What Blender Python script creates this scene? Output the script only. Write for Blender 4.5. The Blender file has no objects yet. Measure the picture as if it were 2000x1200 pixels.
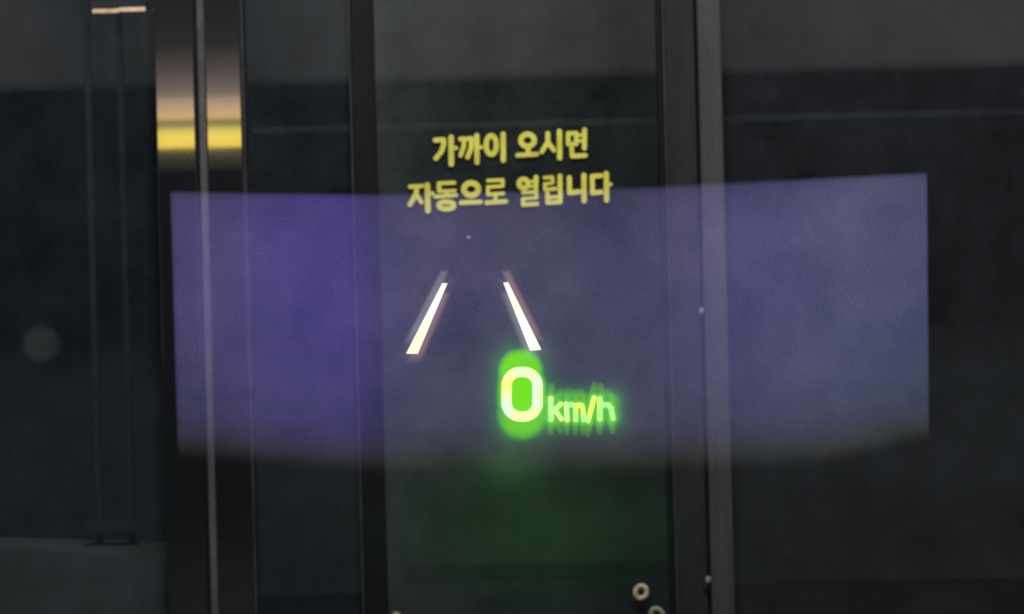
import bpy, bmesh, math
import numpy as np
from mathutils import Vector, Matrix

S = bpy.context.scene
COL = S.collection

# ---------------------------------------------------------------- camera
CAM = Vector((0.0, -7.2, 1.2))
ROLL = math.radians(1.43)
FPX = 4500.0
RGT = Vector((math.cos(ROLL), 0, -math.sin(ROLL)))
UPV = Vector((math.sin(ROLL), 0, math.cos(ROLL)))
FWD = Vector((0, 1, 0))
cd = bpy.data.cameras.new('camera')
cam = bpy.data.objects.new('camera', cd)
COL.objects.link(cam)
cam.matrix_world = Matrix(((RGT.x, UPV.x, -FWD.x, CAM.x), (RGT.y, UPV.y, -FWD.y, CAM.y),
                           (RGT.z, UPV.z, -FWD.z, CAM.z), (0, 0, 0, 1)))
cd.sensor_width = 36
cd.lens = 36 * FPX / 2000
cd.clip_start = 0.05
cd.clip_end = 200
cd.dof.use_dof = True
cd.dof.focus_distance = 3.0
cd.dof.aperture_fstop = 81.0 / 7.6
S.camera = cam

# ---------------------------------------------------------------- world and lights
W = bpy.data.worlds.new('World')
S.world = W
W.use_nodes = True
W.node_tree.nodes['Background'].inputs[0].default_value = (0.92, 0.98, 1.0, 1)
W.node_tree.nodes['Background'].inputs[1].default_value = 0.022


def area(name, loc, target, sx, sy, watts, col):
    l = bpy.data.lights.new(name, 'AREA')
    l.shape = 'RECTANGLE'
    l.size, l.size_y = sx, sy
    l.energy = watts
    l.color = col
    o = bpy.data.objects.new(name, l)
    COL.objects.link(o)
    o.location = loc
    o.rotation_euler = (Vector(target) - Vector(loc)).to_track_quat('-Z', 'Y').to_euler()
    return o


area('front_fill_light', (0.2, -3.7, 4.9), (0, 0, 1.9), 3.0, 0.5, 186, (1.0, 0.98, 0.965))  # added fill lamp out of view that lights the whole front

S.view_settings.view_transform = 'Standard'
S.view_settings.look = 'None'
S.view_settings.exposure = 0
S.view_settings.gamma = 1
S.view_settings.use_curve_mapping = False


# ---------------------------------------------------------------- helpers
def P(px, py, y):
    px, py = float(px), float(py)
    d = y - CAM.y
    return CAM + d * (FWD + (px - 1000) / FPX * RGT - (py - 600) / FPX * UPV)


def X(px, y):
    """x of a vertical edge seen in column px at mid height"""
    return (px - 1000) / FPX * (y - CAM.y)


def Z(py, y, px=1000):
    return P(px, py, y).z


def tag(o, label=None, cat=None, group=None, kind=None):
    if label: o['label'] = label
    if cat: o['category'] = cat
    if group: o['group'] = group
    if kind: o['kind'] = kind
    return o


def empty(name, loc, label, cat, group=None):
    o = bpy.data.objects.new(name, None)
    o.empty_display_size = 0.05
    COL.objects.link(o)
    o.location = loc
    return tag(o, label, cat, group)


def link(name, me, m, parent=None):
    o = bpy.data.objects.new(name, me)
    COL.objects.link(o)
    me.materials.append(m)
    if parent is not None:
        o.parent = parent
        # vertices are given in world space
        w = Matrix.Identity(4)
        p = parent
        while p is not None:
            w = Matrix.LocRotScale(p.location, p.rotation_euler, None) @ w
            p = p.parent
        me.transform(w.inverted())
    return o


def bmobj(name, bm, m, parent=None, smooth=False):
    bmesh.ops.recalc_face_normals(bm, faces=bm.faces)
    me = bpy.data.meshes.new(name)
    bm.to_mesh(me)
    bm.free()
    if smooth:
        for p in me.polygons: p.use_smooth = True
    return link(name, me, m, parent)


def addbox(bm, x0, x1, y0, y1, z0, z1, bev=0.0, seg=2):
    b = bmesh.new()
    r = bmesh.ops.create_cube(b, size=1)
    for v in b.verts:
        v.co = Vector((x0 + (v.co.x + .5) * (x1 - x0), y0 + (v.co.y + .5) * (y1 - y0), z0 + (v.co.z + .5) * (z1 - z0)))
    if bev:
        bmesh.ops.bevel(b, geom=b.edges[:], offset=bev, segments=seg, profile=.5, affect='EDGES')
    t = bpy.data.meshes.new('tmp')
    b.to_mesh(t)
    b.free()
    bm.from_mesh(t)
    bpy.data.meshes.remove(t)


def box(name, m, parent, x0, x1, y0, y1, z0, z1, bev=0.0, seg=2):
    bm = bmesh.new()
    addbox(bm, x0, x1, y0, y1, z0, z1, bev, seg)
    return bmobj(name, bm, m, parent)


# ---------------------------------------------------------------- materials
def newmat(name):
    m = bpy.data.materials.new(name)
    m.use_nodes = True
    nt = m.node_tree
    nt.nodes.clear()
    out = nt.nodes.new('ShaderNodeOutputMaterial')
    return m, nt, out


def node(nt, typ, **kw):
    n = nt.nodes.new(typ)
    for k, v in kw.items():
        if k.startswith('i_'):
            n.inputs[k[2:].replace('_', ' ')].default_value = v
        else:
            setattr(n, k, v)
    return n


def ramp(nt, stops, interp='LINEAR'):
    r = nt.nodes.new('ShaderNodeValToRGB')
    r.color_ramp.interpolation = interp
    e = r.color_ramp.elements
    while len(e) > 1: e.remove(e[-1])
    e[0].position = stops[0][0]
    e[0].color = (*stops[0][1], 1)
    for p, c in stops[1:]:
        q = e.new(p)
        q.color = (*c, 1)
    return r


def g3(v): return (v, v, v)


def surf(name, col, rough=0.5, metal=0.0, var=0.25, scale=6.0, stretch=(1, 1, 1), spec=0.3, bump=0.0, fine=0.15):
    """mottled painted / metal surface: two noises multiply the base colour"""
    m, nt, out = newmat(name)
    b = node(nt, 'ShaderNodeBsdfPrincipled')
    tc = node(nt, 'ShaderNodeTexCoord')
    geo = node(nt, 'ShaderNodeNewGeometry')
    mp = node(nt, 'ShaderNodeMapping')
    mp.inputs['Scale'].default_value = stretch
    nt.links.new(geo.outputs['Position'], mp.inputs[0])
    n1 = node(nt, 'ShaderNodeTexNoise', i_Scale=scale, i_Detail=5.0, i_Roughness=.6)
    n2 = node(nt, 'ShaderNodeTexNoise', i_Scale=220.0, i_Detail=2.0)
    nt.links.new(mp.outputs[0], n1.inputs['Vector'])
    nt.links.new(geo.outputs['Position'], n2.inputs['Vector'])
    r1 = ramp(nt, [(.3, g3(1 - var)), (.7, g3(1 + var))])
    r2 = ramp(nt, [(.3, g3(1 - fine)), (.7, g3(1 + fine))])
    nt.links.new(n1.outputs[0], r1.inputs[0])
    nt.links.new(n2.outputs[0], r2.inputs[0])
    a = node(nt, 'ShaderNodeMix', data_type='RGBA', blend_type='MULTIPLY')
    a.inputs[0].default_value = 1
    nt.links.new(r1.outputs[0], a.inputs[6])
    nt.links.new(r2.outputs[0], a.inputs[7])
    c = node(nt, 'ShaderNodeMix', data_type='RGBA', blend_type='MULTIPLY')
    c.inputs[0].default_value = 1
    c.inputs[6].default_value = (*col, 1)
    nt.links.new(a.outputs[2], c.inputs[7])
    nt.links.new(c.outputs[2], b.inputs['Base Color'])
    b.inputs['Roughness'].default_value = rough
    b.inputs['Metallic'].default_value = metal
    b.inputs['Specular IOR Level'].default_value = spec
    if bump:
        bp = node(nt, 'ShaderNodeBump', i_Strength=bump, i_Distance=.002)
        nt.links.new(n1.outputs[0], bp.inputs['Height'])
        nt.links.new(bp.outputs[0], b.inputs['Normal'])
    nt.links.new(b.outputs[0], out.inputs[0])
    return m


def glass(name, tint, film_col, film_amt, gradient=None, refl=0.0025):
    """clear pane with a thin pale diffuse layer; gradient = list of (x world, factor) stops that vary it along x"""
    m, nt, out = newmat(name)
    tr = node(nt, 'ShaderNodeBsdfTransparent')
    tr.inputs[0].default_value = (*tint, 1)
    df = node(nt, 'ShaderNodeBsdfDiffuse')
    df.inputs[0].default_value = (*film_col, 1)
    gl = node(nt, 'ShaderNodeBsdfGlossy', i_Roughness=.06)
    geo = node(nt, 'ShaderNodeNewGeometry')
    n1 = node(nt, 'ShaderNodeTexNoise', i_Scale=5.0, i_Detail=6.0, i_Roughness=.65)
    nt.links.new(geo.outputs['Position'], n1.inputs['Vector'])
    r1 = ramp(nt, [(.3, g3(.62)), (.7, g3(1.38))])
    nt.links.new(n1.outputs[0], r1.inputs[0])
    n2 = node(nt, 'ShaderNodeTexNoise', i_Scale=190.0, i_Detail=2.0)
    nt.links.new(geo.outputs['Position'], n2.inputs['Vector'])
    r2 = ramp(nt, [(.3, g3(.72 * film_amt)), (.7, g3(1.28 * film_amt))])
    nt.links.new(n2.outputs[0], r2.inputs[0])
    mul = node(nt, 'ShaderNodeMath', operation='MULTIPLY')
    nt.links.new(r1.outputs[0], mul.inputs[0])
    nt.links.new(r2.outputs[0], mul.inputs[1])
    fac = mul.outputs[0]
    if gradient:
        sep = node(nt, 'ShaderNodeSeparateXYZ')
        nt.links.new(geo.outputs['Position'], sep.inputs[0])
        x0, x1 = gradient[0][0], gradient[-1][0]
        mr = node(nt, 'ShaderNodeMapRange')
        mr.inputs['From Min'].default_value = x0
        mr.inputs['From Max'].default_value = x1
        nt.links.new(sep.outputs[0], mr.inputs[0])
        rg = ramp(nt, [((x - x0) / (x1 - x0), g3(f)) for x, f in gradient], 'EASE')
        nt.links.new(mr.outputs[0], rg.inputs[0])
        m2 = node(nt, 'ShaderNodeMath', operation='MULTIPLY')
        nt.links.new(fac, m2.inputs[0])
        nt.links.new(rg.outputs[0], m2.inputs[1])
        fac = m2.outputs[0]
    mx = node(nt, 'ShaderNodeMixShader')
    nt.links.new(fac, mx.inputs[0])
    nt.links.new(tr.outputs[0], mx.inputs[1])
    nt.links.new(df.outputs[0], mx.inputs[2])
    m3 = node(nt, 'ShaderNodeMixShader')
    m3.inputs[0].default_value = refl
    nt.links.new(mx.outputs[0], m3.inputs[1])
    nt.links.new(gl.outputs[0], m3.inputs[2])
    nt.links.new(m3.outputs[0], out.inputs[0])
    return m


def light_mat(name, stops, scale=30.0, strength=1.0, additive=0.0, attr=None, veil=None):
    """glowing material, colour wandering between the stops; additive = see-through light (a projected image)"""
    m, nt, out = newmat(name)
    tc = node(nt, 'ShaderNodeNewGeometry')
    n1 = node(nt, 'ShaderNodeTexNoise', i_Scale=scale, i_Detail=2.0)
    nt.links.new(tc.outputs['Position'], n1.inputs['Vector'])
    r = ramp(nt, stops)
    nt.links.new(n1.outputs[0], r.inputs[0])
    e = node(nt, 'ShaderNodeEmission')
    e.inputs['Strength'].default_value = strength
    nt.links.new(r.outputs[0], e.inputs[0])
    if attr:
        at = node(nt, 'ShaderNodeAttribute', attribute_name=attr)
        mu = node(nt, 'ShaderNodeMath', operation='MULTIPLY')
        mu.inputs[1].default_value = strength
        nt.links.new(at.outputs['Fac'], mu.inputs[0])
        nt.links.new(mu.outputs[0], e.inputs['Strength'])
    if additive:
        t = node(nt, 'ShaderNodeBsdfTransparent')
        if veil:
            vm = node(nt, 'ShaderNodeMix', data_type='RGBA')
            vm.inputs[6].default_value = (1, 1, 1, 1)
            vm.inputs[7].default_value = (*veil, 1)
            nt.links.new(at.outputs['Fac'], vm.inputs[0])
            nt.links.new(vm.outputs[2], t.inputs[0])
        a = node(nt, 'ShaderNodeAddShader')
        nt.links.new(t.outputs[0], a.inputs[0])
        nt.links.new(e.outputs[0], a.inputs[1])
        nt.links.new(a.outputs[0], out.inputs[0])
    else:
        nt.links.new(e.outputs[0], out.inputs[0])
    return m


M_DARK = surf('dark_wall_paint', (.030, .033, .036), .8, var=.35, scale=2.2, spec=.1)
M_REFLECT = surf('grey_reflection_tone', (.068, .061, .061), .8, var=.2, scale=2.5, spec=.1)  # grey tone of a windscreen reflection put into the colour
M_RAIL = surf('dull_rail', (.014, .016, .018), .6, var=.2, scale=4, spec=.1)
M_GROUND = surf('dark_paving', (.010, .011, .012), .8, var=.3, scale=3, spec=.1)
M_BLACK = surf('black_gasket', (.012, .013, .015), .7, spec=.1)
M_STILE = surf('dark_anodised_aluminium', (.0125, .013, .0155), .55, var=.2, scale=5, stretch=(3, 3, .4), spec=.15)
M_EDGE = surf('worn_aluminium_edge', (.115, .110, .115), .55, var=.3, scale=12, stretch=(1, 1, .5), spec=.2)
M_THIN = surf('thin_aluminium_lip', (.050, .050, .055), .55, var=.35, scale=14, stretch=(1, 1, .6), spec=.2)
M_JAMB = surf('brown_grey_jamb', (.032, .031, .031), .6, var=.2, scale=5, stretch=(3, 3, .5), spec=.15)
M_POST = surf('brushed_grey_post', (.080, .079, .080), .5, var=.18, scale=6, stretch=(4, 4, .3), spec=.2)
M_INNER = surf('inner_post_paint', (.030, .029, .029), .7, var=.25, scale=5, spec=.1)
M_CAB = surf('grey_green_case', (.078, .092, .090), .7, var=.25, scale=6, spec=.15)
M_GREEN_SPILL = surf('green_spill_tint', (.016, .028, .019), .7, var=.3, scale=4, spec=.1)  # green of the display's stray light put into the colour
M_BRASS = surf('pale_brass', (.62, .54, .36), .45, metal=0.0, var=.45, scale=60, spec=.5)
M_BRASS2 = surf('dull_brass', (.34, .36, .27), .45, metal=0.0, var=.5, scale=60, spec=.5)
M_KNOB = surf('pinkish_knob', (.45, .30, .25), .4, var=.3, scale=60, spec=.5)
M_DISC, nt, out = newmat('grey_smear')
tc = node(nt, 'ShaderNodeTexCoord')
vl = node(nt, 'ShaderNodeVectorMath', operation='LENGTH')
nt.links.new(tc.outputs['Object'], vl.inputs[0])
nzd = node(nt, 'ShaderNodeTexNoise', i_Scale=45.0, i_Detail=4.0)
nt.links.new(tc.outputs['Object'], nzd.inputs['Vector'])
ad = node(nt, 'ShaderNodeMath', operation='MULTIPLY_ADD')
ad.inputs[1].default_value = .016
nt.links.new(nzd.outputs[0], ad.inputs[0])
nt.links.new(vl.outputs['Value'], ad.inputs[2])
rd = ramp(nt, [(.0, g3(.062)), (.050, g3(.055)), (.0585, g3(.040)), (.074, g3(0))])
nt.links.new(ad.outputs[0], rd.inputs[0])
t_ = node(nt, 'ShaderNodeBsdfTransparent')
d_ = node(nt, 'ShaderNodeBsdfDiffuse')
d_.inputs[0].default_value = (.62, .68, .68, 1)
mxs = node(nt, 'ShaderNodeMixShader')
nt.links.new(rd.outputs[0], mxs.inputs[0])
nt.links.new(t_.outputs[0], mxs.inputs[1])
nt.links.new(d_.outputs[0], mxs.inputs[2])
nt.links.new(mxs.outputs[0], out.inputs[0])
M_BOLT = surf('steel_bolt', (.28, .26, .28), .5, var=.2, scale=60)
M_YEL = surf('yellow_vinyl', (.97, .92, .15), .6, var=.16, scale=14, spec=.15, fine=.05)
M_HOUS = surf('lamp_housing', (.05, .05, .05), .6)

# polished stainless cladding: near-mirror, brushed
M_STEEL, nt, out = newmat('brushed_stainless')
gl = node(nt, 'ShaderNodeBsdfPrincipled', i_Metallic=1.0, i_Roughness=.07)
gl.inputs['Base Color'].default_value = (.56, .55, .54, 1)
geo = node(nt, 'ShaderNodeNewGeometry')
mp = node(nt, 'ShaderNodeMapping')
mp.inputs['Scale'].default_value = (4, 4, 120)
nz = node(nt, 'ShaderNodeTexNoise', i_Scale=1.0, i_Detail=3.0)
rr = ramp(nt, [(.3, g3(.022)), (.7, g3(.032))])
nt.links.new(geo.outputs['Position'], mp.inputs[0])
nt.links.new(mp.outputs[0], nz.inputs['Vector'])
nt.links.new(nz.outputs[0], rr.inputs[0])
nt.links.new(rr.outputs[0], gl.inputs['Roughness'])
df = node(nt, 'ShaderNodeBsdfDiffuse')
df.inputs[0].default_value = (.40, .44, .48, 1)
mxs = node(nt, 'ShaderNodeMixShader')
mxs.inputs[0].default_value = .036
nt.links.new(gl.outputs[0], mxs.inputs[1])
nt.links.new(df.outputs[0], mxs.inputs[2])
nt.links.new(mxs.outputs[0], out.inputs[0])

M_GLASS_L = glass('left_glass', (.93, .96, .96), (.42, .52, .63), .0225)
M_GLASS_R = glass('right_glass', (.93, .95, .95), (.47, .52, .60), .0245)
M_GLASS_D = glass('door_glass', (.92, .96, .93), (.50, .57, .60), .027,
                  [(X(742, 0), 1.9), (X(800, 0), 1.6), (X(950, 0), 1.05), (X(1296, 0), .80)])

# ---------------------------------------------------------------- ground and lobby shell
bm = bmesh.new()
addbox(bm, -40, 40, -40, 40, -.2, 0)
tag(bmobj('ground', bm, M_GROUND), kind='structure')
TOP = 3.4

o = box('back_wall', M_DARK, None, -5, 5, 2.6, 2.75, 0, 3.9)
tag(o, 'dark back wall of the unlit lobby behind all the glass', 'wall')
o = box('reflection_band', M_REFLECT, None, -7, 7, .95, 1.3, Z(160, .95), 3.9, .04, 5)  # added slab imitating the pale windscreen reflection along the top
tag(o, 'long grey slab standing for a windscreen reflection, across the top behind the glass', 'reflection_band')
o = box('track_rail', M_RAIL, None, X(500, .45), X(2600, .45), .45, .50, Z(250, .45), Z(236, .45), .003)
tag(o, 'thin dull rail running level behind the glass just above the yellow lettering', 'rail')

r = empty('inner_post', (X(210, .5), .5, 0), 'faint slim post standing behind the far left glass, under the small lamp', 'post')
for e0, e1 in ((176, 188), (240, 251)):
    box('upright', M_INNER, r, X(e0, .5), X(e1, .5), .5, .53, 0, 3.9, .004)
box('bracket', M_INNER, r, X(160, .46), X(258, .46), .44, .498, Z(1040, .46, 210), Z(1018, .46, 210), .003)

# lamp hanging before the grey top band
c = P(232, 20, .40)
r = empty('linear_lamp', c, 'short warm slim lamp glowing at the top left behind the glass', 'lamp')
box('housing', M_HOUS, r, c.x - .092, c.x + .092, .39, .43, c.z + .010, c.z + .03, .003)
box('stem', M_HOUS, r, c.x - .006, c.x + .006, .404, .416, c.z + .031, 3.9)
for k, colr in ((-1, (.66, .47, .25)), (1, (.80, .50, .37))):
    mt = light_mat('lamp_tube_glow', [(.3, tuple(.7 * q for q in colr)), (.7, tuple(1.25 * q for q in colr))], 30)
    b2 = bmesh.new()
    bmesh.ops.create_cone(b2, cap_ends=True, segments=16, radius1=.0068, radius2=.0068, depth=.085)
    bmesh.ops.rotate(b2, verts=b2.verts, matrix=Matrix.Rotation(math.pi / 2, 3, 'Y'))
    bmesh.ops.translate(b2, verts=b2.verts, vec=(c.x + k * .0435, .40, c.z + k * .0015))
    bmobj('tube', b2, mt, r, True)

# made-up slab tinted green for the display's stray light low on the door
yd = 1.3
r = empty('green_spill_slab', (X(1000, yd), yd, 0), 'made-up dark slab tinted for green display light, low behind the glass door', 'spill_slab')
box('spill_slab_front', M_GREEN_SPILL, r, X(775, yd), X(1345, yd), yd, yd + .05, Z(1103, yd, 1060), Z(925, yd, 1060), .012, 3)
box('spill_slab_base', M_BLACK, r, X(775, yd), X(1345, yd), yd + .08, yd + .5, 0, Z(1103, yd, 1060) - .002)
box('slab_top', M_DARK, r, X(775, yd), X(1345, yd), yd + .052, yd + .6, Z(945, yd, 1060), Z(927, yd, 1060), .004)

# rounded grey case low at the left, turned towards the column
bm = bmesh.new()
wd, hh, dp, rad = 1.1, Z(1080, .2, 318), .35, .05
pts = [(-wd, .0), (0, .0)]
for k in range(9):
    a = k / 8 * math.pi / 2
    pts.append((-rad + rad * math.cos(a), hh - rad + rad * math.sin(a)))
pts.append((-wd, hh))
f0 = [bm.verts.new((x, 0, z)) for x, z in pts]
f1 = [bm.verts.new((x, dp, z)) for x, z in pts]
bm.faces.new(f0)
bm.faces.new(f1[::-1])
for k in range(len(pts)):
    j = (k + 1) % len(pts)
    bm.faces.new((f0[k], f1[k], f1[j], f0[j]))
R = Matrix.Rotation(math.radians(-27), 4, 'Z')
bmesh.ops.transform(bm, matrix=Matrix.Translation((X(308, .14), .14, 0)) @ R, verts=bm.verts)
o = bmobj('cabinet', bm, M_CAB)
tag(o, 'dull grey green cabinet with a rounded top corner behind the lower left glass', 'cabinet')

# ---------------------------------------------------------------- glazed front
def pane_thing(name, label, cat, px0, px1, m, y0=.0, y1=.012):
    o = box(name, m, None, X(px0, 0), X(px1, 0), y0, y1, .06, TOP)
    return tag(o, label, cat)


pane_thing('glass_panel', 'wide dark fixed glass panel left of the stainless column, a round grey smudge on it', 'glass panel', -500, 314, M_GLASS_L)
pane_thing('glass_panel', 'narrow dark glass panel between the stainless column and the door', 'glass panel', 489, 693, M_GLASS_L)
pane_thing('glass_panel', 'wide dark fixed glass panel right of the grey post', 'glass panel', 1421, 2500, M_GLASS_R)

o = box('threshold', M_STILE, None, -5, 5, -.10, .12, 0.0, .058, .004)
tag(o, 'long dark threshold under the glazed front', 'threshold')
o = box('fascia', M_DARK, None, -5, 5, -.30, .30, TOP + .002, 3.9, .004)
tag(o, 'long dark fascia over the glazed front', 'fascia')

# stainless column: two mirror panels, matte edge strip between, thin lip at the right
r = empty('stainless_column', (X(400, -.06), 0, .06), 'stainless column at the left with two mirror panels catching golden lamp light', 'column')
box('mirror_panel', M_STEEL, r, X(314, -.06), X(391, -.06), -.06, .03, .06, TOP, .004, 3)
box('gap_strip', M_BLACK, r, X(391, -.06) + .0005, X(397, -.06) - .0005, -.045, .03, .06, TOP)
box('edge_strip', M_EDGE, r, X(397, -.06), X(412, -.06) - .0005, -.052, .03, .06, TOP, .003)
box('mirror_panel', M_STEEL, r, X(412, -.06), X(482, -.06), -.06, .03, .06, TOP, .004, 3)
box('lip', M_THIN, r, X(482, -.06) + .0005, X(488, -.06), -.056, .03, .06, TOP, .002)

# right post
r = empty('grey_post', (X(1370, -.06), 0, .06), 'grey metal door post at the right with a brown jamb and pale front strip', 'post')
box('lip', M_THIN, r, X(1306, -.05), X(1311, -.05), -.052, .03, .06, TOP, .002)
box('jamb_panel', M_JAMB, r, X(1311, -.05) + .0005, X(1369, -.05), -.045, .03, .06, TOP, .003)
box('seam', M_BLACK, r, X(1369, -.05) + .0005, X(1374, -.05) - .0005, -.030, .03, .06, TOP)
box('front_strip', M_POST, r, X(1374, -.05), X(1420, -.05), -.075, .03, .06, TOP, .006, 3)
for px, py, rr_ in ((1370, 608, .0085), (1383, 1133, .010)):
    c = P(px, py, -.075)
    b2 = bmesh.new()
    bmesh.ops.create_uvsphere(b2, u_segments=16, v_segments=10, radius=1)
    bmesh.ops.scale(b2, verts=b2.verts, vec=(rr_, .006, rr_ * 1.25))
    bmesh.ops.translate(b2, verts=b2.verts, vec=(c.x, -.078, c.z))
    bmobj('bolt', b2, M_BOLT, r, True)

# ---------------------------------------------------------------- flat shapes from strokes (outline of a union of strokes)
def seg_d(px, py, a, b):
    ax, ay = a
    bx, by = b
    dx, dy = bx - ax, by - ay
    L = dx * dx + dy * dy + 1e-9
    t = np.clip(((px - ax) * dx + (py - ay) * dy) / L, 0, 1)
    return np.hypot(px - ax - t * dx, py - ay - t * dy)


def sdf(shapes, px, py):
    """positive inside; shapes: ('l', hw, pts) polyline, ('e', hw, cx, cy, rx, ry) ring, ('rb', hw, cx, cy, hw, hh, r) ring, ('q', pts) polygon"""
    d = np.full(px.shape, -1e9)
    for s in shapes:
        if s[0] == 'l':
            for a, b in zip(s[2][:-1], s[2][1:]):
                d = np.maximum(d, s[1] - seg_d(px, py, a, b))
        elif s[0] == 'e':
            _, hw, cx, cy, rx, ry = s
            k = np.hypot((px - cx) / rx, (py - cy) / ry)
            g = np.hypot((px - cx) / rx ** 2, (py - cy) / ry ** 2) / np.maximum(k, 1e-6)
            d = np.maximum(d, hw - np.abs(k - 1) / np.maximum(g, 1e-6))
        elif s[0] == 'rb':
            _, hw, cx, cy, w, h, r = s
            qx, qy = np.abs(px - cx) - w + r, np.abs(py - cy) - h + r
            sd = np.hypot(np.maximum(qx, 0), np.maximum(qy, 0)) + np.minimum(np.maximum(qx, qy), 0) - r
            d = np.maximum(d, hw - np.abs(sd))
        elif s[0] == 'rbf':
            _, cx, cy, w, h, r = s
            qx, qy = np.abs(px - cx) - w + r, np.abs(py - cy) - h + r
            sd = np.hypot(np.maximum(qx, 0), np.maximum(qy, 0)) + np.minimum(np.maximum(qx, qy), 0) - r
            d = np.maximum(d, -sd)
        elif s[0] == 'q':
            pts = s[1]
            inside = np.full(px.shape, 1e9)
            for a, b in zip(pts, pts[1:] + pts[:1]):
                nx, ny = -(b[1] - a[1]), b[0] - a[0]
                l = math.hypot(nx, ny)
                inside = np.minimum(inside, ((px - a[0]) * nx + (py - a[1]) * ny) / l)
            d = np.maximum(d, inside)
    return d


def flat_mesh(name, shapes, bbox, step, y, thick):
    x0, y0, x1, y1 = bbox
    xs = np.arange(x0, x1 + step, step)
    ys = np.arange(y0, y1 + step, step)
    gx, gy = np.meshgrid(xs, ys)
    v = sdf(shapes, gx, gy)
    v = np.where(np.abs(v) < 1e-4, 1e-4, v)
    verts, key, faces = [], {}, []

    def vid(k, x, yy):
        if k not in key:
            key[k] = len(verts)
            verts.append((x, yy))
        return key[k]
    ny, nx = v.shape
    for j in range(ny - 1):
        for i in range(nx - 1):
            c = [(i, j), (i + 1, j), (i + 1, j + 1), (i, j + 1)]
            vals = [v[b, a] for a, b in c]
            if max(vals) <= 0: continue
            poly = []
            for k in range(4):
                a, b = c[k], c[(k + 1) % 4]
                va, vb = vals[k], vals[(k + 1) % 4]
                if va > 0: poly.append(vid(a, xs[a[0]], ys[a[1]]))
                if (va > 0) != (vb > 0):
                    t = va / (va - vb)
                    kk = (min(a, b), max(a, b))
                    poly.append(vid(kk, xs[a[0]] + t * (xs[b[0]] - xs[a[0]]), ys[a[1]] + t * (ys[b[1]] - ys[a[1]])))
            if len(poly) > 2: faces.append(poly)
    n = len(verts)
    co = [P(x, yy, y) for x, yy in verts]
    if thick:
        cnt = {}
        for f in faces:
            for a, b in zip(f, f[1:] + f[:1]):
                cnt[(a, b)] = cnt.get((a, b), 0) + 1
        co = co + [q + Vector((0, thick, 0)) for q in co]
        extra = [[q + n for q in f[::-1]] for f in faces]
        for (a, b) in list(cnt):
            if (b, a) not in cnt:
                extra.append([b, a, a + n, b + n])
        faces = faces + extra
    me = bpy.data.meshes.new(name)
    me.from_pydata([tuple(q) for q in co], [], faces)
    me.update()
    return me


# ---------------------------------------------------------------- sliding door with its lettering
r = empty('sliding_door', (X(1000, 0), 0, .06), 'automatic glass door in the middle with yellow Korean lettering', 'door')
box('lip', M_THIN, r, X(693, -.03), X(698, -.03), -.034, .03, .062, TOP - .002, .002)
box('stile', M_STILE, r, X(698, -.03) + .0005, X(742, -.03), -.026, .03, .062, TOP - .002, .003)
box('stile', M_STILE, r, X(1296, -.03), X(1305, -.03), -.026, .03, .062, TOP - .002, .002)
pane = box('glass_pane', M_GLASS_D, r, X(742, -.0) + .002, X(1296, 0) - .002, 0, .012, .063, TOP - .003)

A = lambda x, y: (780 + x / 6.314, 240 + y / 6.314)
B = lambda x, y: (990 + x / 6.314, 230 + y / 6.314)


def L(T, hw, *pts): return ('l', hw / 6.314, [T(*p) for p in pts])
def E(T, hw, cx, cy, rx, ry): return ('e', hw / 6.314, *T(cx, cy), rx / 6.314, ry / 6.314)


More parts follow.
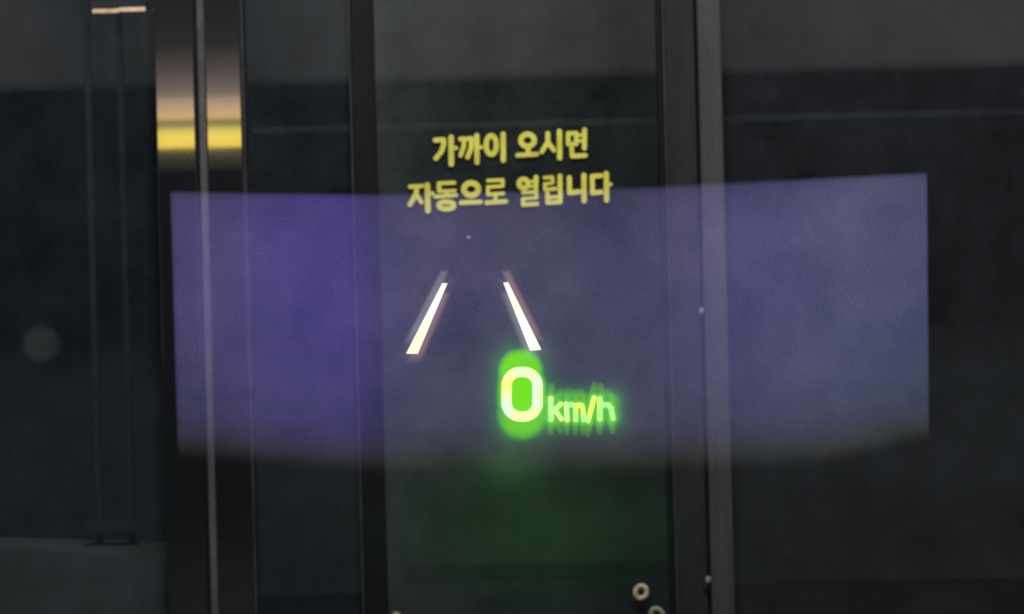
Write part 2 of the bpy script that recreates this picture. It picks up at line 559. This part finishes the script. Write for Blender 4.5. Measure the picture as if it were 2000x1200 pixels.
GLYPHS = [
    [L(A, 28, (442, 215), (545, 210), (548, 265), (520, 355), (450, 440)), L(A, 32, (638, 180), (640, 508)), L(A, 23, (640, 312), (700, 312))],
    [L(A, 26, (752, 202), (800, 200), (794, 290), (756, 402)), L(A, 27, (845, 198), (890, 196), (884, 320), (842, 425)),
     L(A, 30, (955, 160), (958, 488)), L(A, 22, (958, 302), (1010, 302))],
    [E(A, 31, 1133, 275, 62, 112), L(A, 30, (1280, 142), (1282, 462))],
    [E(B, 31, 255, 280, 82, 74), L(B, 29, (262, 370), (262, 440)), L(B, 26, (132, 464), (368, 452))],
    [L(B, 27, (505, 195), (505, 300), (430, 422)), L(B, 27, (512, 312), (580, 402)), L(B, 30, (648, 172), (652, 496))],
    [L(B, 26, (755, 195), (855, 193), (855, 325), (757, 327), (755, 195)), L(B, 28, (958, 152), (956, 376)), L(B, 17, (870, 218), (950, 214)),
     L(B, 17, (870, 288), (950, 284)), L(B, 26, (800, 375), (805, 476), (968, 466))],
    [L(A, 23, (132, 790), (282, 780)), L(A, 29, (215, 792), (205, 880), (132, 1008)), L(A, 24, (215, 892), (272, 980)),
     L(A, 32, (345, 768), (352, 1086)), L(A, 24, (352, 872), (408, 872))],
    [L(A, 22, (488, 748), (676, 740)), L(A, 26, (490, 750), (490, 840)), L(A, 19, (490, 845), (685, 838)), L(A, 24, (580, 850), (580, 890)),
     L(A, 22, (442, 912), (700, 892)), E(A, 31, 580, 1020, 88, 42)],
    [E(A, 33, 885, 820, 88, 76), L(A, 26, (762, 986), (1000, 976))],
    [L(A, 20, (1092, 715), (1275, 706), (1275, 772)), L(A, 19, (1095, 792), (1275, 782)), L(A, 21, (1092, 792), (1092, 885), (1282, 873)),
     L(A, 23, (1185, 890), (1185, 960)), L(A, 26, (1078, 986), (1312, 970))],
    [E(B, 30, 205, 815, 54, 54), L(B, 27, (360, 735), (358, 900)), L(B, 16, (265, 790), (350, 786)), L(B, 16, (270, 848), (350, 845)),
     L(B, 21, (200, 925), (362, 916), (365, 985)), L(B, 19, (198, 1002), (370, 988)), L(B, 23, (198, 1002), (200, 1074), (372, 1064))],
    [L(B, 20, (465, 742), (562, 736), (562, 800)), L(B, 19, (470, 818), (562, 808)), L(B, 21, (468, 818), (470, 888), (596, 876)),
     L(B, 28, (655, 722), (655, 900)), L(B, 25, (500, 935), (502, 1050), (658, 1040), (660, 930)), L(B, 19, (500, 985), (660, 975))],
    [L(B, 29, (770, 742), (774, 928), (888, 914)), L(B, 30, (950, 712), (952, 1026))],
    [L(B, 27, (1158, 716), (1052, 724), (1055, 930), (1162, 918)), L(B, 30, (1225, 692), (1230, 1016)), L(B, 23, (1230, 826), (1278, 823))],
]
for g in GLYPHS:
    xs, ys = [], []
    g = [(s[0], s[1] + .35) + tuple(s[2:]) for s in g]
    for s in g:
        if s[0] == 'l':
            for x, y in s[2]: xs += [x - s[1], x + s[1]]; ys += [y - s[1], y + s[1]]
        else:
            xs += [s[2] - s[4] - s[1], s[2] + s[4] + s[1]]
            ys += [s[3] - s[5] - s[1], s[3] + s[5] + s[1]]
    me = flat_mesh('letter', g, (min(xs) - 1.5, min(ys) - 1.5, max(xs) + 1.5, max(ys) + 1.5), .8, -.003, .002)
    link('letter', me, M_YEL, pane)
c = P(915, 464, -.003)
b2 = bmesh.new()
bmesh.ops.create_uvsphere(b2, u_segments=12, v_segments=8, radius=1)
bmesh.ops.scale(b2, verts=b2.verts, vec=(.0042, .002, .0042))
bmesh.ops.translate(b2, verts=b2.verts, vec=(c.x, -.0025, c.z))
bmobj('dust_speck', b2, surf('pale_speck', (.8, .8, .85), .6), pane, True)

# ---------------------------------------------------------------- small things on the front
c = P(80, 672, -.004)
b2 = bmesh.new()
bmesh.ops.create_circle(b2, cap_ends=True, segments=48, radius=.066)
bmesh.ops.rotate(b2, verts=b2.verts, matrix=Matrix.Rotation(math.pi / 2, 3, 'X'))
o = bmobj('smudge', b2, M_DISC)
o.location = (c.x, -.003, c.z)
tag(o, 'faint round grey smudge on the dark glass at the far left', 'smudge')


def ring(px, py, R_, r_, m, label, tilt):
    c = P(px, py, -.030)
    b = bmesh.new()
    n, k = 40, 14
    vs = [[b.verts.new(((R_ + r_ * math.cos(t)) * math.cos(a) * .95, r_ * math.sin(t), (R_ + r_ * math.cos(t)) * math.sin(a) * 1.05))
           for t in [2 * math.pi * q / k for q in range(k)]] for a in [2 * math.pi * p / n for p in range(n)]]
    for i in range(n):
        for j in range(k):
            b.faces.new((vs[i][j], vs[(i + 1) % n][j], vs[(i + 1) % n][(j + 1) % k], vs[i][(j + 1) % k]))
    bmesh.ops.rotate(b, verts=b.verts, matrix=Matrix.Rotation(math.radians(tilt), 3, 'Y'))
    bmesh.ops.translate(b, verts=b.verts, vec=c)
    return tag(bmobj('ring', b, m, None, True), label, 'ring', 'brass rings low on the door')


ring(1252, 1157, .0185, .0080, M_BRASS, 'pale brass ring seen whole near the bottom right of the door', 20)
ring(1283, 1202, .0195, .0080, M_BRASS2, 'dull brass ring cut by the bottom edge of the picture', -35)
c = P(774, 1205, -.03)
b2 = bmesh.new()
bmesh.ops.create_uvsphere(b2, u_segments=24, v_segments=14, radius=.016)
bmesh.ops.translate(b2, verts=b2.verts, vec=c)
tag(bmobj('knob', b2, M_KNOB, None, True), 'small pinkish knob peeping up at the bottom left of the door', 'knob')

# ---------------------------------------------------------------- lamp behind the viewer, mirrored by the column
YP = -.064
D = 9.0


def MIR(px, py):
    q = P(px, py, YP + D)
    return Vector((q.x, YP - D, q.z))


la, lb = MIR(304, 287), MIR(492, 246)
xa, xb = la.x, lb.x
yl = YP - D
pys = [330, 289, 248, 233, 190, -70]
zz = [MIR(390, q).z for q in pys]
r = empty('wall_lantern', ((xa + xb) / 2, yl, zz[0]), 'tall warm lantern reflected in the stainless column', 'lamp')


def banded_glow(name, stops):
    # glow painted by height to give the reflected gold bands and their fade
    m, nt, out = newmat(name)
    geo = node(nt, 'ShaderNodeNewGeometry')
    sp = node(nt, 'ShaderNodeSeparateXYZ')
    nt.links.new(geo.outputs['Position'], sp.inputs[0])
    mr = node(nt, 'ShaderNodeMapRange')
    za, zb = MIR(390, stops[0][0]).z, MIR(390, stops[-1][0]).z
    mr.inputs['From Min'].default_value = za
    mr.inputs['From Max'].default_value = zb
    nt.links.new(sp.outputs[2], mr.inputs[0])
    rp = ramp(nt, [((MIR(390, q).z - za) / (zb - za), c_) for q, c_ in stops])
    nt.links.new(mr.outputs[0], rp.inputs[0])
    em = node(nt, 'ShaderNodeEmission')
    nt.links.new(rp.outputs[0], em.inputs[0])
    nt.links.new(em.outputs[0], out.inputs[0])
    return m


box('lower_fade', banded_glow('lower_fade_glow', [(330, (.02, .02, .015)), (310, (.06, .053, .033)), (290, (.15, .13, .07))]), r, xa, xb, yl - .1, yl - .004, zz[0], zz[1] - .001)  # added dim panel, the fade under the gold band painted on
box('yellow_glow_band', banded_glow('yellow_glow', [(289, (1.55, 1.10, .14)), (270, (1.65, 1.27, .20)), (258, (1.40, 1.10, .21)), (248, (.90, .74, .20))]), r, xa, xb, yl - .1, yl, zz[1], zz[2])
box('middle_band', banded_glow('middle_glow', [(248, (.40, .33, .13)), (233, (.40, .32, .14))]), r, xa, xb, yl - .1, yl - .004, zz[2] + .001, zz[3] - .001)
box('upper_fade', banded_glow('upper_fade_glow', [(233, (1.15, .80, .30)), (220, (1.02, .70, .34)), (205, (.82, .57, .34)), (191, (.56, .41, .29)), (187, (.34, .27, .21)),
    (170, (.25, .20, .165)), (140, (.135, .112, .10)), (90, (.032, .031, .031)), (40, (.02, .02, .02)), (-70, (.006, .006, .006))]), r, xa, xb, yl - .1, yl, zz[3], zz[5])  # upward fade of the reflected light painted into the emission
box('back_plate', M_HOUS, r, xa, xb, yl - .16, yl - .101, zz[0], zz[5], .006)
box('dark_backing', M_HOUS, r, xa - .12, xb + .12, yl - .27, yl - .162, 0, zz[5], .006)  # unseen board widened to keep the column's reflection dark

# ---------------------------------------------------------------- head-up display, floating 2.6 m in front of the viewer
YH = -4.6
c = P(1072, 620, YH)
hud = empty('head_up_display', c, 'glowing violet see-through head-up display with lane lines and green speed', 'display')

# backlight sheet
TOPE = [(330, 371), (480, 374), (730, 377), (1050, 370), (1300, 361), (1450, 353), (1816, 334)]
BOTE = [(345, 900), (740, 928), (1000, 933), (1300, 927), (1600, 912), (1816, 862)]


def interp(pts, x):
    return float(np.interp(x, [p[0] for p in pts], [p[1] for p in pts]))


NX, NY = 74, 30
vs, fs, uvs = [], [], []
for j in range(NY + 1):
    v = j / NY
    for i in range(NX + 1):
        u = i / NX
        xt = 330 + u * (1813 - 330)
        xb_ = 345 + u * (1817 - 345)
        xm = xb_ * (1 - v) + xt * v
        if v > .3: xm -= 0
        yt, yb_ = interp(TOPE, xm), interp(BOTE, xm)
        vs.append(P(xm, yb_ * (1 - v) + yt * v, YH))
        uvs.append((u, v))
for j in range(NY):
    for i in range(NX):
        a = j * (NX + 1) + i
        fs.append((a, a + 1, a + NX + 2, a + NX + 1))
me = bpy.data.meshes.new('backlight')
me.from_pydata([tuple(q) for q in vs], [], fs)
uvl = me.uv_layers.new(name='UVMap')
for lp in me.loops: uvl.data[lp.index].uv = uvs[lp.vertex_index]
m_bl, nt, out = newmat('backlight_glow')
tc = node(nt, 'ShaderNodeTexCoord')
sp = node(nt, 'ShaderNodeSeparateXYZ')
nt.links.new(tc.outputs['UV'], sp.inputs[0])
ru = ramp(nt, [(0, (0, 0, 0)), (.005, (.060, .051, .140)), (.06, (.060, .051, .148)), (.15, (.060, .045, .190)), (.235, (.061, .044, .198)), (.268, (.052, .042, .145)), (.33, (.052, .045, .112)),
               (.48, (.050, .048, .100)), (.62, (.052, .049, .110)), (.76, (.060, .057, .150)), (.88, (.078, .078, .166)), (.996, (.066, .067, .146)), (1, (0, 0, 0))])
nt.links.new(sp.outputs[0], ru.inputs[0])
rv = ramp(nt, [(0, (0, 0, 0)), (.02, (.07, .07, .03)), (.05, (.30, .31, .13)), (.10, (.52, .56, .36)), (.18, (.72, .76, .66)), (.34, (.88, .90, .86)), (.55, (1, 1, 1)),
               (.85, (1, .98, 1.0)), (.96, (.92, .88, .88)), (.982, (.78, .76, .76)), (1, (0, 0, 0))])
# an uneven lower limit
nlow = node(nt, 'ShaderNodeTexNoise', i_Scale=5.0, i_Detail=3.0)
nt.links.new(tc.outputs['UV'], nlow.inputs['Vector'])
rl = node(nt, 'ShaderNodeMapRange')
rl.inputs['From Min'].default_value = .3
rl.inputs['From Max'].default_value = .7
rl.inputs['To Min'].default_value = -.0
rl.inputs['To Max'].default_value = .0
nt.links.new(sp.outputs[1], rv.inputs[0])
n1 = node(nt, 'ShaderNodeTexNoise', i_Scale=11.0, i_Detail=5.0, i_Roughness=.6)
n2 = node(nt, 'ShaderNodeTexNoise', i_Scale=420.0, i_Detail=2.0)
geo = node(nt, 'ShaderNodeNewGeometry')
nt.links.new(geo.outputs['Position'], n1.inputs['Vector'])
nt.links.new(geo.outputs['Position'], n2.inputs['Vector'])
q1 = ramp(nt, [(.3, (.72, .76, .84)), (.7, (1.26, 1.22, 1.16))])
q2 = ramp(nt, [(.3, g3(.84)), (.7, g3(1.16))])
nt.links.new(n1.outputs[0], q1.inputs[0])
nt.links.new(n2.outputs[0], q2.inputs[0])
cur = ru.outputs[0]
for nx_ in (rv, q1, q2):
    mx = node(nt, 'ShaderNodeMix', data_type='RGBA', blend_type='MULTIPLY')
    mx.inputs[0].default_value = 1
    nt.links.new(cur, mx.inputs[6])
    nt.links.new(nx_.outputs[0], mx.inputs[7])
    cur = mx.outputs[2]
# crisp side borders
em = node(nt, 'ShaderNodeEmission')
nt.links.new(cur, em.inputs[0])
tr = node(nt, 'ShaderNodeBsdfTransparent')
ad = node(nt, 'ShaderNodeAddShader')
nt.links.new(tr.outputs[0], ad.inputs[0])
nt.links.new(em.outputs[0], ad.inputs[1])
nt.links.new(ad.outputs[0], out.inputs[0])
link('backlight', me, m_bl, hud)

# lane lines: bright core and the faint double image that a windscreen gives
K = lambda x, y: (760 + x / 5.453, 500 + y / 5.453)
LANES = [[K(565, 292), K(622, 292), K(305, 1045), K(180, 1042)], [K(1215, 285), K(1268, 280), K(1622, 1000), K(1500, 1012)]]
m_core = light_mat('lane_white', [(.36, (1.15, 1.1, 1.0)), (.5, (1.1, 1.06, .68)), (.60, (1.1, 1.1, 1.08))], 22)
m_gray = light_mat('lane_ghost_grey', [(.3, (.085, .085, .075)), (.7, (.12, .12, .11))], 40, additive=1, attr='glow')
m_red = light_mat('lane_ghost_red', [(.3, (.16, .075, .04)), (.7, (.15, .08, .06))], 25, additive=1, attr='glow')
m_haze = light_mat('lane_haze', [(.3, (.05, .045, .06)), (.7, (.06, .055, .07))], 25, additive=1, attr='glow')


def bb(pts, pad):
    return (min(p[0] for p in pts) - pad, min(p[1] for p in pts) - pad, max(p[0] for p in pts) + pad, max(p[1] for p in pts) + pad)


def orient(pts):
    a = sum(p[0] * q[1] - q[0] * p[1] for p, q in zip(pts, pts[1:] + pts[:1]))
    return pts if a > 0 else pts[::-1]


def glow_sheet(name, fn, bbox, step, y, m, parent):
    x0, y0, x1, y1 = bbox
    xs = np.arange(x0, x1 + step, step)
    ys = np.arange(y0, y1 + step, step)
    gx, gy = np.meshgrid(xs, ys)
    g = fn(gx, gy)
    ny, nx = g.shape
    keep = {}
    co, val, faces = [], [], []
    for j in range(ny - 1):
        for i in range(nx - 1):
            cs = [(i, j), (i, j + 1), (i + 1, j + 1), (i + 1, j)]
            if max(g[b, a] for a, b in cs) < .0015: continue
            f = []
            for a, b in cs:
                if (a, b) not in keep:
                    keep[(a, b)] = len(co)
                    co.append(tuple(P(xs[a], ys[b], y)))
                    val.append(float(max(0, g[b, a])))
                f.append(keep[(a, b)])
            faces.append(f)
    me = bpy.data.meshes.new(name)
    me.from_pydata(co, [], faces)
    at = me.attributes.new('glow', 'FLOAT', 'POINT')
    for k, q in enumerate(val): at.data[k].value = q
    return link(name, me, m, parent)


def sstep(d, a, b):
    t = np.clip((d - a) / (b - a), 0, 1)
    return t * t * (3 - 2 * t)


for pts, ga, gb in ((LANES[0], (-8, -22), (9, 20)), (LANES[1], (7, -20), (-9, 20))):
    pts = orient(pts)
    core = link('lane_line', flat_mesh('lane_line', [('q', pts)], bb(pts, 3), .8, YH - .012, .001), m_core, hud)
    up = orient([(x + ga[0] * .15, y + ga[1]) for x, y in pts])
    dn = orient([(x + gb[0] * .15, y + gb[1]) for x, y in pts])
    yl0, yl1 = min(p[1] for p in pts), max(p[1] for p in pts)
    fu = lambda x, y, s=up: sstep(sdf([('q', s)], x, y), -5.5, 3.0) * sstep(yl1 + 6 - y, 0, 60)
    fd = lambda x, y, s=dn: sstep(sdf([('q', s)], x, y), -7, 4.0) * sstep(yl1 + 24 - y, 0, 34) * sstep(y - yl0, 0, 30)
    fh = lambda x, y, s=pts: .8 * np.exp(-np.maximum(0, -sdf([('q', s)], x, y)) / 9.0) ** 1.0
    first = pts[0][0] < 900
    for nm, f, m_, yy in (('double_image', fu, m_gray if first else m_red, .004), ('double_image', fd, m_red if first else m_gray, .006), ('soft_glow', fh, m_haze, .002)):
        glow_sheet(nm, f, bb(pts, 40), 1.6, YH - yy, m_, core)

# speed digit and unit
C6 = lambda x, y: (940 + x / 6.0, 670 + y / 6.0)


def L6(hw, *pts): return ('l', (hw + 8) / 6.0, [C6(*p) for p in pts])


ZERO = [('rb', 62 / 6, *C6(478, 602), 181 / 6, 261 / 6, 162 / 6)]
KMH = [[L6(26, (815, 655), (818, 895)), L6(23, (835, 805), (930, 718)), L6(23, (865, 785), (938, 890))],
       [L6(24, (998, 715), (1006, 902)), L6(24, (1002, 740), (1050, 722), (1095, 735), (1105, 770), (1108, 900)),
        L6(24, (1108, 760), (1140, 725), (1178, 735), (1192, 775), (1198, 900))],
       [L6(25, (1322, 645), (1252, 912))],
       [L6(27, (1390, 655), (1388, 890)), L6(24, (1390, 760), (1440, 724), (1495, 730), (1522, 770), (1542, 885))]]
m_zero = light_mat('speed_core', [(.36, (.90, 1.05, .12)), (.46, (1.05, 1.08, .36)), (.60, (.86, 1.1, .62)), (.7, (.8, 1.1, .85))], 26)
m_unit = light_mat('unit_core', [(.34, (.80, 1.05, .16)), (.47, (.62, 1.0, .22)), (.56, (.36, .98, .36)), (.66, (.75, 1.05, .3))], 40)
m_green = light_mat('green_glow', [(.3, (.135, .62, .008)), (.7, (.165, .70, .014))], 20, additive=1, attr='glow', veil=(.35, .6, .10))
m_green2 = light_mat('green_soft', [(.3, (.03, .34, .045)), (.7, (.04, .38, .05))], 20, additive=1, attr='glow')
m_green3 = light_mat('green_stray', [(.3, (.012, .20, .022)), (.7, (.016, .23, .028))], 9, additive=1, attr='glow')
zero = link('speed_digit', flat_mesh('speed_digit', ZERO, (970, 705, 1070, 835), .8, YH - .012, .001), m_zero, hud)
body = [('rbf', *C6(478, 600), 248 / 6, 328 / 6, 246 / 6)]
up0 = [('rbf', *C6(462, 440), 228 / 6, 334 / 6, 226 / 6)]
dn0 = [('rbf', *C6(478, 765), 240 / 6, 324 / 6, 238 / 6)]


def f_zero(x, y):
    a = sstep(sdf(body, x, y), -11, 5)
    b = .92 * sstep(sdf(up0, x, y), -10, 6)
    c_ = .72 * sstep(sdf(dn0, x, y), -14, 9)
    return np.maximum(np.maximum(a, b), c_)


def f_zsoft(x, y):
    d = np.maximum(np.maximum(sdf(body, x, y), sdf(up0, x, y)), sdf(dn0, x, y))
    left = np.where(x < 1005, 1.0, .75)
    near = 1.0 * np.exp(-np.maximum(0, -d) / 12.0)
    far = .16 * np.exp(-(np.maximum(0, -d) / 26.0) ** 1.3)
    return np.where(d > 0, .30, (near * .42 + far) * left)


glow_sheet('double_image', f_zero, (920, 650, 1120, 890), 1.6, YH - .005, m_green, zero)
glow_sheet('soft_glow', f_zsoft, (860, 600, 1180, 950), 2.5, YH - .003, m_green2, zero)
# stray green below the digit
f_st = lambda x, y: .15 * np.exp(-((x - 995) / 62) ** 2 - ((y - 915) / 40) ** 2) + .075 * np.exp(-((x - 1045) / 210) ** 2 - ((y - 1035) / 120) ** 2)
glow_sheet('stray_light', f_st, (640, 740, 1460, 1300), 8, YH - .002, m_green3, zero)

unit_all = [s for g in KMH for s in g]
unit_shift = lambda dy: [('l', s[1] * 1.0, [(x - dy * .03, y + dy) for x, y in s[2]]) for s in unit_all]
unit = link('speed_unit', flat_mesh('speed_unit', unit_all, (1062, 770, 1206, 830), .6, YH - .012, .001), m_unit, hud)
ub = [('rbf', 1136, 800, 74, 30, 14)]


def f_unit(x, y):
    d = sdf(unit_all, x, y)
    a = .42 * sstep(d, -8, 1) + .16 * sstep(sdf(ub, x, y), -4, 4)
    u_ = .20 * sstep(sdf(unit_shift(-25), x, y), -3.5, 2.5) + .13 * sstep(sdf(unit_shift(-16), x, y), -5, 2.5)
    w_ = .17 * sstep(sdf(unit_shift(26), x, y), -2.5, 3) * np.where(y > 0, 1, 1) + .15 * sstep(sdf(unit_shift(15), x, y), -5, 2.5)
    return np.minimum(.62, a + u_ + w_)


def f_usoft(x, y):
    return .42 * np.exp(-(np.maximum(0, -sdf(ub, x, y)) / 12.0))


glow_sheet('double_image', f_unit, (1050, 735, 1225, 865), 1.1, YH - .006, m_green, unit)
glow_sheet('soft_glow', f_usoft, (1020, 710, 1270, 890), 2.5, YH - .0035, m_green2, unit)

S.cycles.use_denoising = False
S.cycles.sample_clamp_indirect = 1.5
S.cycles.transparent_max_bounces = 32
S.cycles.max_bounces = 10
